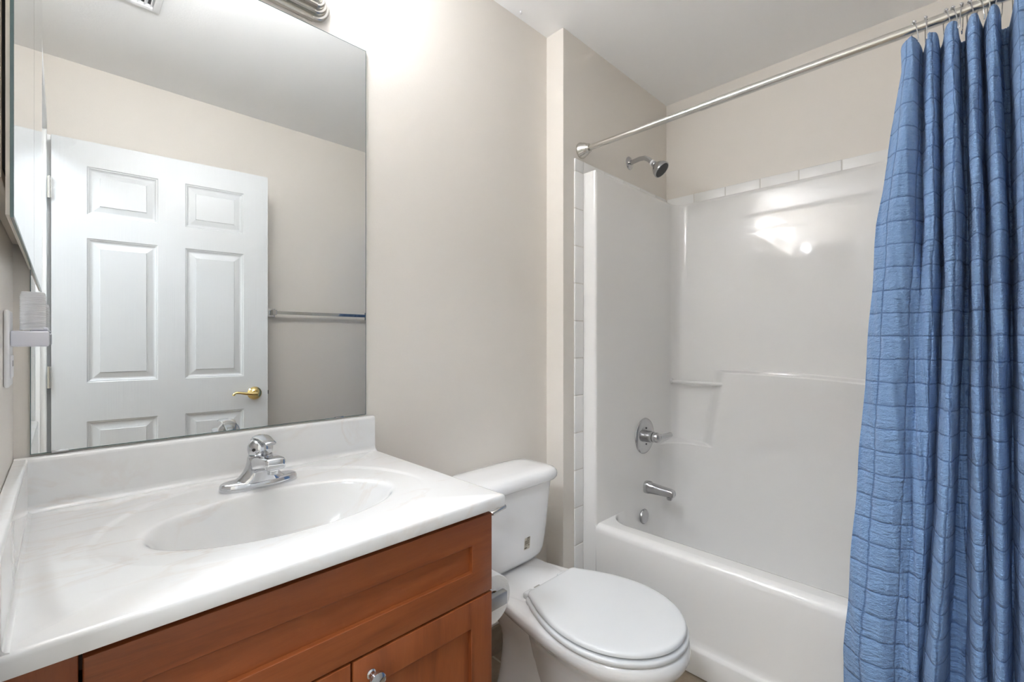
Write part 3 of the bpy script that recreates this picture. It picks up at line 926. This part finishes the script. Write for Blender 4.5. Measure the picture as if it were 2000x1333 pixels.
def plan(ix, r):
    """inside outline of the surround, from the front jamb round the back to the other jamb"""
    p = [(AX + 0.010, YP - 0.0005), (AX + 0.006, YP - 0.004), (AX + 0.0045, EY1 + 0.012), (AX + 0.0055, EY1 + 0.006), (AX + 0.009, EY1 + 0.0015), (AX + 0.014, EY1)]
    p += [(AX + 0.02 + (ix - r - AX - 0.02) * k / 24, EY1) for k in range(25)]
    p += arc(ix - r, EY1 - r, r, PI / 2, 0, 14)[1:]
    ya, yb_ = EY1 - r, EY0 + r
    for k in range(1, NY):
        f = k / NY          # finer steps near the slanted edge of the back rest
        p.append((ix, ya + (yb_ - ya) * f ** 1.6))
    p += arc(ix - r, EY0 + r, r, 0, -PI / 2, 14)
    p += [(ix - r + (AX + 0.014 - ix + r) * k / 16, EY0) for k in range(1, 17)]
    p += [(AX + 0.0045, EY0 - 0.012), (AX + 0.010, YF + 0.0005)]
    return p


R = 0.062
IXL = IX - 0.062
path = plan(IX, R)
path_lo = plan(IXL, 0.125)


# basin
BR = 0.095
back = [p for p in path_lo if p[0] > ox0 + BR + 0.01]
basin = [(ox0 + BR, EY1)] + back + [(ox0 + BR, EY0)]
basin += [(ox0 + BR - BR * math.sin(PI / 2 * k / 14), EY0 + BR - BR * math.cos(PI / 2 * k / 14)) for k in range(1, 15)]
basin += [(ox0, EY0 + BR + (EY1 - EY0 - 2 * BR) * k / 40) for k in range(1, 40)]
basin += [(ox0 + BR - BR * math.cos(PI / 2 * k / 14), EY1 - BR + BR * math.sin(PI / 2 * k / 14)) for k in range(14)]
bcx, bcy = (ox0 + IXL) / 2, (EY0 + EY1) / 2


def frontness(p): return sstep(ox0 + BR * 1.3, ox0 + BR * 0.4, p[0])


rings = [[(1.583 if p[0] < ox0 + BR else p[0], (EY1 if p[1] > EY1 - BR * 1.01 else EY0 if p[1] < EY0 + BR * 1.01 else p[1]) if p[0] < ox0 + BR else p[1], RZ) for p in basin]]
for ins, dz in ((-0.014, 0.0), (-0.006, -0.0015), (-0.001, -0.006), (0.002, -0.013), (0.006, -0.06), (0.016, -0.16), (0.032, -0.25), (0.055, -0.295), (0.09, -0.318), (0.15, -0.324)):
    rg = []
    for p in basin:
        fr = frontness(p)
        ii = ins * fr + max(0, ins - 0.006) * (1 - fr) * (0.5 if p[0] > 2.0 else 0.7)
        dd = dz if dz < -0.02 else dz * fr
        sx2 = ii / (IXL - bcx); sy2 = ii / (EY1 - bcy) * (1.0 if fr < 0.5 or ins > 0 else 0.0)
        rg.append((p[0] + (bcx - p[0]) * sx2, p[1] + (bcy - p[1]) * sy2, RZ + dd))
    rings.append(rg)
b = MB(); b.loft(rings, False, True)
b.build('tub', 'acryl', bt, angle=60)


def back_top(y): return 1.008 - 0.022 * sstep(0.62, 0.15, y)


def relief(y, z_, zt):
    """0 = upper wall, 1 = lower wall with the soap shelf and back rest"""
    f_ = sstep(0.836, 0.818, y)
    hi = f_ * sstep(1.015, 0.998, zt)
    return max(hi, sstep(0.655, 0.640, zt))


zs_ = [RZ, RZ + 0.02]
z = RZ + 0.05
while z < 1.84:
    zs_.append(z)
    z += 0.0025 if (0.63 < z < 0.665 or 0.985 < z < 1.03) else 0.006 if 1.57 < z < 1.69 else 0.02
zs_ += [1.843, 1.848, 1.8505]
rows = []
for zz in zs_:
    row = []
    topr = 0.004 * sstep(1.842, 1.851, zz)
    for i, (p, q) in enumerate(zip(path, path_lo)):
        y0 = q[1]
        k = relief(y0, zz, zz)
        # rows and columns lean with the curved top and the slanted edge of the back rest
        wz = sstep(0.80, 0.96, zz) * sstep(1.25, 1.04, zz)
        dz = (back_top(y0) - 1.008) * wz
        wy = math.exp(-((y0 - 0.826) / 0.085) ** 2) * sstep(0.45, 0.60, zz) * sstep(1.2, 1.0, zz)
        dy = (1.0 - min(zz, 1.03)) * 0.165 * wy
        x_, y_ = p[0] + (q[0] - p[0]) * k, p[1] + (q[1] - p[1]) * k
        if p[0] > IX - R:
            # the mould leans back slightly and has a shallow arched field high up
            wl = sstep(IX - R, IX, p[0])
            x_ += wl * (1 - k) * (-0.016 + 0.022 * (zz - 0.65) / 1.2)
            y_ += dy * wl
            arch = 1.660 - 0.42 * (y0 - 0.58) ** 2
            x_ += wl * (1 - k) * 0.0005 * sstep(arch - 0.012, arch + 0.012, zz) * sstep(0.93, 0.85, y0)
            x_ += topr
        if p[1] > EY1 - R and p[0] > AX + 0.013: y_ += topr
        row.append((x_, y_, zz + dz))
    rows.append(row)
b = MB(); b.grid(rows)
# narrow top flange back to the wall
last = rows[-1]
b.grid([last, [(min(p[0] + (0.03 if p[0] > 2.0 else 0.0), XB - 0.001), p[1] + ((YP - 0.0005 - p[1]) if (p[1] > EY1 - R * 0.5) else (YF + 0.0005 - p[1]) if p[1] < EY0 + R * 0.5 else 0), 1.8505) for p in last]])
b.box(AX + 0.0045, AX + 0.05, EY1 + 0.0005, YP - 0.0006, 0.001, RZ + 0.0005)
b.box(AX + 0.0045, AX + 0.05, YF + 0.0006, EY0 - 0.0005, 0.001, RZ + 0.0005)
b.build('shower_surround', 'acryl', bt, angle=40)
b = MB()
b.tube([(2.215, EY1 - 0.001, 0.946), (2.215, 0.822, 0.946)], 0.0085, 16)
b.lathe([(0, 0.014), (0.006, 0.014), (0.009, 0.010)], (2.215, EY1 - 0.0005, 0.946), (0, -1, 0), 20)
b.build('washcloth_bar', 'acryl', bt)['label'] = 'white bar across the recessed soap shelf'
MB().lathe([(-0.004, 0.030), (0.003, 0.0345), (0.006, 0.034), (0.011, 0.030), (0.013, 0.020), (0.012, 0.0)], (1.925, EY1 - 0.007, 0.336), (0, -1, 0.03), 32).build('overflow_plate', 'dullchrome', bt)['label'] = 'round chrome overflow plate'

# ------------------------------------------------------------------ shower fittings
sp = thing('tub_spout', 'chrome tub spout on the end wall below the mixer handle', 'tub spout')
b = MB(); rg = []
sx_ = 1.962; sz_ = 0.462
for y_, w_, hu, hd_2 in ((EY1 + 0.001, 0.026, 0.030, 0.026), (EY1 - 0.006, 0.0265, 0.0305, 0.0265), (EY1 - 0.02, 0.026, 0.030, 0.026), (EY1 - 0.026, 0.0235, 0.025, 0.024), (EY1 - 0.06, 0.022, 0.022, 0.022), (EY1 - 0.10, 0.0205, 0.018, 0.021), (EY1 - 0.128, 0.019, 0.015, 0.021), (EY1 - 0.137, 0.0175, 0.012, 0.019), (EY1 - 0.140, 0.014, 0.008, 0.014)):
    ring_ = []
    for k in range(32):
        a = 2 * PI * k / 32; c, s = math.cos(a), math.sin(a); ex = 2 / 3.0
        ring_.append((sx_ + w_ * math.copysign(abs(c) ** ex, c), y_, sz_ + (hu if s > 0 else hd_2) * math.copysign(abs(s) ** ex, s)))
    rg.append(ring_)
b.loft(rg); b.build('spout_body', 'dullchrome', sp, angle=50)
MB().lathe([(0, 0.014), (0.008, 0.014), (0.009, 0.0115), (0.013, 0.0115), (0.013, 0.0)], (sx_, EY1 - 0.118, sz_ - 0.019), (0, 0, -1), 24).build('outlet_ring', 'dullchrome', sp)

mv = thing('shower_mixer', 'round chrome shower mixer with lever handle on the end wall', 'shower mixer')
mvx, mvz = 1.945, 0.706
MB().lathe([(-0.0005, 0.082), (0.002, 0.083), (0.006, 0.081), (0.010, 0.074), (0.012, 0.066), (0.0125, 0.050), (0.011, 0.042), (0.0115, 0.0)], (mvx, EY1, mvz), (0, -1, 0), 48).build('escutcheon', 'dullchrome', mv)
MB().lathe([(0.0, 0.027), (0.036, 0.026), (0.0365, 0.024), (0.037, 0.0)], (mvx, EY1 - 0.011, mvz), (0, -1, 0), 32).build('sleeve', 'dullchrome', mv)
b = MB().lathe([(0.0, 0.023), (0.018, 0.0235), (0.026, 0.020), (0.032, 0.012), (0.034, 0.0)], (mvx, EY1 - 0.049, mvz), (0, -1, 0), 28)
b.tube([(mvx + 0.012, EY1 - 0.066, mvz), (mvx + 0.04, EY1 - 0.072, mvz + 0.001), (mvx + 0.072, EY1 - 0.078, mvz + 0.002), (mvx + 0.098, EY1 - 0.082, mvz + 0.003)], [0.0145, 0.0115, 0.0105, 0.0115], 16)
b.build('lever_handle', 'dullchrome', mv)
for dx, dz in ((0.0, 0.037), (0.0, -0.037)):
    MB().lathe([(0, 0.004), (0.002, 0.004), (0.003, 0.0)], (mvx + dx, EY1 - 0.0112, mvz + dz), (0, -1, 0), 12).build('screw', 'rubber', mv)

sh = thing('showerhead', 'small chrome shower head on a curved arm on the wall', 'shower head')
shx, shz = 1.928, 1.997
MB().lathe([(0.0002, 0.031), (0.003, 0.031), (0.006, 0.027), (0.010, 0.015), (0.012, 0.0)], (shx, YP, shz), (0, -1, 0), 32).build('wall_flange', 'dullchrome', sh)
arm = [(shx, YP - 0.004, shz), (shx, YP - 0.03, shz + 0.003), (shx, YP - 0.055, shz + 0.006), (shx, YP - 0.08, shz + 0.003), (shx, YP - 0.10, shz - 0.009), (shx, YP - 0.117, shz - 0.027)]
MB().tube(arm, 0.0105, 16).build('arm', 'dullchrome', sh)
hdir = Vector((0.10, -0.70, -0.70)).normalized()
h0 = Vector(arm[-1])
MB().lathe([(-0.001, 0.0125), (0.008, 0.0135), (0.009, 0.0115)], h0, hdir, 20).build('tape_collar', 'plastic', sh)['label'] = 'white collar'
MB().lathe([(0.008, 0.011), (0.014, 0.0135), (0.02, 0.0125), (0.024, 0.017), (0.034, 0.027), (0.048, 0.0355), (0.060, 0.039), (0.066, 0.039), (0.068, 0.0375), (0.0665, 0.034)], h0, hdir, 36).build('head', 'dullchrome', sh)
MB().lathe([(0.0655, 0.036), (0.0675, 0.0345), (0.0685, 0.02), (0.069, 0.0)], h0, hdir, 36).build('spray_face', 'rubber', sh)['label'] = 'dark grey spray face'

# ------------------------------------------------------------------ curtain rod, rings, curtain
rod = thing('shower_curtain_rod', 'brushed nickel tension rod across the front of the tub', 'curtain rod')
RX, RZr = 1.545, 1.944
MB().tube([(RX, YP - 0.03, RZr), (RX, 0.60, RZr)], 0.0112, 24).build('inner_tube', 'nickel', rod)
MB().tube([(RX, 0.653, RZr), (RX, YF + 0.03, RZr)], 0.0128, 24).build('outer_tube', 'nickel', rod)
for y_, d_y in ((YP - 0.0003, -1), (YF + 0.0003, 1)):
    MB().lathe([(0.0, 0.032), (0.005, 0.033), (0.009, 0.032), (0.012, 0.030), (0.024, 0.0265), (0.034, 0.021), (0.041, 0.0175), (0.044, 0.0178), (0.047, 0.0165), (0.0465, 0.0112)], (RX, y_, RZr), (0, d_y, 0), 36).build('end_flange', 'nickel', rod)

ZT = 1.902
keys = {
    1.84: [(0.131, 1.530), (0.108, 1.492), (0.091, 1.57), (0.073, 1.500), (0.058, 1.57), (0.034, 1.490), (0.019, 1.575), (0.001, 1.485), (-0.016, 1.575), (-0.031, 1.480), (-0.052, 1.575), (-0.070, 1.455)],
    1.45: [(0.178, 1.515), (0.137, 1.485), (0.090, 1.55), (0.069, 1.495), (0.057, 1.565), (0.033, 1.475), (0.011, 1.570), (-0.005, 1.475), (-0.021, 1.570), (-0.038, 1.465), (-0.060, 1.575), (-0.077, 1.440)],
    1.28: [(0.187, 1.505), (0.141, 1.475), (0.095, 1.51), (0.073, 1.490), (0.056, 1.560), (0.032, 1.465), (0.011, 1.570), (-0.005, 1.468), (-0.022, 1.565), (-0.039, 1.455), (-0.061, 1.570), (-0.078, 1.430)],
    0.74: [(0.217, 1.480), (0.152, 1.445), (0.107, 1.475), (0.083, 1.465), (0.069, 1.530), (0.044, 1.435), (0.020, 1.545), (-0.008, 1.440), (-0.024, 1.535), (-0.040, 1.430), (-0.062, 1.540), (-0.078, 1.400)],
    0.34: [(0.240, 1.460), (0.169, 1.420), (0.119, 1.45), (0.097, 1.440), (0.090, 1.500), (0.065, 1.410), (0.026, 1.525), (-0.009, 1.420), (-0.026, 1.515), (-0.042, 1.410), (-0.063, 1.520), (-0.079, 1.380)],
}
extra = [(-0.105, 0), (-0.125, 1), (-0.150, 0), (-0.170, 1), (-0.195, 0), (-0.215, 1), (-0.24, 0), (-0.262, 1), (-0.285, 0), (-0.30, 1), (-0.318, 0)]
# the two wider hollows between the folds
wide_a = {1.84: (0.022, 0.015), 1.45: (0.0135, 0.0085), 1.28: (0.0145, 0.0075), 0.74: (0.03, 0.01), 0.34: (0.042, 0.012)}
wide_b = {1.84: (-0.045, -0.0585), 1.45: (-0.0585, -0.0625), 1.28: (-0.0595, -0.063), 0.74: (-0.0605, -0.0635), 0.34: (-0.062, -0.065)}
for zk, l in keys.items():
    l[10:11] = [(wide_b[zk][0], l[10][1]), (wide_b[zk][1], l[10][1])]
    l[6:7] = [(wide_a[zk][0], l[6][1]), (wide_a[zk][1], l[6][1])]
    f0 = l[13][1] + 0.02; b0 = l[12][1]
    l += [(y_, f0 if k else b0) for y_, k in extra]
zk_ = sorted(keys)


def key_at(z_):
    if z_ <= zk_[0]: return keys[zk_[0]]
    if z_ >= zk_[-1]: return keys[zk_[-1]]
    for a, c in zip(zk_[:-1], zk_[1:]):
        if a <= z_ <= c:
            t = (z_ - a) / (c - a)
            return [(p[0] + (q[0] - p[0]) * t, p[1] + (q[1] - p[1]) * t) for p, q in zip(keys[a], keys[c])]


NSEG = 20


def fold_row(z_):
    k = key_at(z_); out = []
    for i in range(len(k) - 1):
        (y0, x0_), (y1, x1_) = k[i], k[i + 1]
        for j in range(NSEG):
            t = j / NSEG
            amp = abs(x1_ - x0_)
            k_ = min(1, amp / 0.05)
            front = x0_ < x1_                     # this stretch starts on a front fold
            u = t if front else 1 - t
            yy = (1 - (1 - u) ** 1.75) * k_ + u * (1 - k_)      # broad round front, tight valley behind
            xx = (1 - math.cos(PI * u ** (1 + 0.12 * k_))) / 2
            ty, tx_ = (yy, xx) if front else (1 - yy, 1 - xx)
            out.append((x0_ + (x1_ - x0_) * tx_, y0 + (y1 - y0) * ty))
    out.append((k[-1][1], k[-1][0]))
    return out


ref = fold_row(1.28)
arcl = [0.0]
for p, q in zip(ref[:-1], ref[1:]):
    arcl.append(arcl[-1] + math.hypot(p[0] - q[0], p[1] - q[1]))
zrows = [ZT - (ZT - 0.11) * k / 150 for k in range(151)]
b = MB(); rows = []; uv = []
rnd = [random.uniform(-1, 1) for _ in range(400)]
for zz in zrows:
    r_ = fold_row(zz); row = []
    for i, (x_, y_) in enumerate(r_):
        hang = sstep(1.80, ZT, zz)
        # little irregular waves that make the folds hand-hung
        x_ += 0.0035 * math.sin(zz * 9.0 + i * 0.21 + rnd[i // 20] * 3) + 0.0018 * math.sin(zz * 31 + i * 0.6 + rnd[i // 12] * 4)
        y_ += 0.0012 * math.sin(zz * 23 + i * 0.35)
        # hem dips between the hooks
        dip = hang * 0.018 * max(0.0, min(1.0, (x_ - 1.49) / 0.08))
        row.append((x_, y_, zz - dip))
        uv.append((arcl[i] + 0.018, zz - 0.012))
    rows.append(row)
b.grid(rows); b.uv = uv
cu = b.build('shower_curtain', 'cloth', angle=None)
md = cu.modifiers.new('thickness', 'SOLIDIFY'); md.thickness = 0.0016; md.offset = 0
tag(cu, 'blue crinkled windowpane check shower curtain bunched at the rod end', 'curtain')

ring_y = [0.108, 0.085, 0.049, 0.037, 0.020, 0.008, -0.009, -0.024, -0.043, -0.064, -0.10, -0.16]
ro = None
places = ['first ring from the open end of the blue curtain', 'second ring from the open end of the blue curtain', 'third ring from the open end of the blue curtain', 'fourth ring from the open end of the blue curtain', 'fifth ring from the open end of the blue curtain',
          'sixth ring from the open end of the blue curtain', 'seventh ring from the open end of the blue curtain', 'eighth ring from the open end of the blue curtain', 'ninth ring from the open end of the blue curtain', 'tenth ring from the open end of the blue curtain', 'eleventh ring from the open end of the blue curtain', 'last ring towards the wall']
for i, y_ in enumerate(ring_y):
    if i == 0:
        ro = thing('curtain_ring', '', 'curtain ring', 'metal rings on the shower curtain rod')
        wire = MB()
        pts = [(-0.050, 0, -0.056), (-0.054, 0.001, -0.064), (-0.058, 0.001, -0.058), (-0.050, 0, -0.044)]
        loop = [(-0.046, 0.0, -0.058), (-0.050, 0.0, -0.060), (-0.050, 0.0, -0.050), (-0.038, 0.0, -0.025), (-0.024, 0, -0.002), (-0.0165, 0, 0.010), (-0.010, 0, 0.0158), (0.0, 0, 0.0180), (0.010, 0, 0.0158), (0.0175, 0, 0.008), (0.021, 0, -0.006), (0.016, 0, -0.03), (0.002, 0, -0.052), (-0.006, 0, -0.056), (-0.010, 0, -0.050)]
        sm = []
        for a, c in zip(loop[:-1], loop[1:]):
            sm += [Vector(a).lerp(Vector(c), t) for t in (0, 0.5)]
        sm.append(Vector(loop[-1]))
        wire.tube(sm, 0.0011, 8)
        wo = wire.build('wire_hook', 'chrome', ro)
        bd = MB()
        for a in (50, 70, 90, 110, 130):
            bd.ball((0.0172 * math.cos(math.radians(a)), 0, 0.0172 * math.sin(math.radians(a)) + 0.0005), 0.0034, 12)
        bo = bd.build('roller_beads', 'chrome', ro)
        tgt = ro
    else:
        tgt = ro.copy(); C.objects.link(tgt)
        for ch in (wo, bo):
            c = ch.copy(); C.objects.link(c); c.parent = tgt
    tgt.location = (RX, y_, RZr); tgt.rotation_euler = (0, 0, random.uniform(-0.25, 0.25))
    tgt['label'] = 'chrome roller curtain ring, ' + places[i]

# ------------------------------------------------------------------ towel bar on the opposite wall
tb = thing('towel_bar', 'square chrome towel bar on the beige wall, seen in the mirror', 'towel bar')
tz = 1.312
for x_ in (0.862, 1.455):
    MB().box(x_ - 0.02, x_ + 0.02, YF + 0.0003, YF + 0.008, tz - 0.024, tz + 0.024, 0.002).build('wall_plate', 'chrome', tb)
    MB().box(x_ - 0.011, x_ + 0.011, YF + 0.007, YF + 0.07, tz - 0.014, tz + 0.014, 0.002).build('post', 'chrome', tb)
MB().box(0.872, 1.445, YF + 0.050, YF + 0.066, tz - 0.009, tz + 0.009, 0.0015).build('bar', 'chrome', tb)

# empties sit at their things' own places
for o, loc in ((mir, (0.29, YM, 0.94)), (mc, (-0.05, 0.97, MZ0)), (pl, (-0.06, 1.07, 1.08)), (nl, (-0.034, 1.07, 1.141)), (vl, (0.28, YW, VZ0)), (cv, (0.134, 0.43, CEIL)), (hl, (-0.75, 0.15, CEIL)),
               (ct, (0.3, 0.95, CT - 0.025)), (vc, (0.29, 0.97, 0)), (fa, (fx, fy, fz)), (to, (tx, 0.9, 0)), (hp, (CX1, 0.81, 0.56)), (rl, (0.6975, 0.81, 0.506)), (bt, (1.9, 0.39, 0)),
               (sp, (sx_, EY1, sz_)), (mv, (mvx, EY1, mvz)), (sh, (shx, YP, shz)), (rod, (RX, 0.39, RZr)), (tb, (1.16, YF, tz))):
    rebase(o, loc)
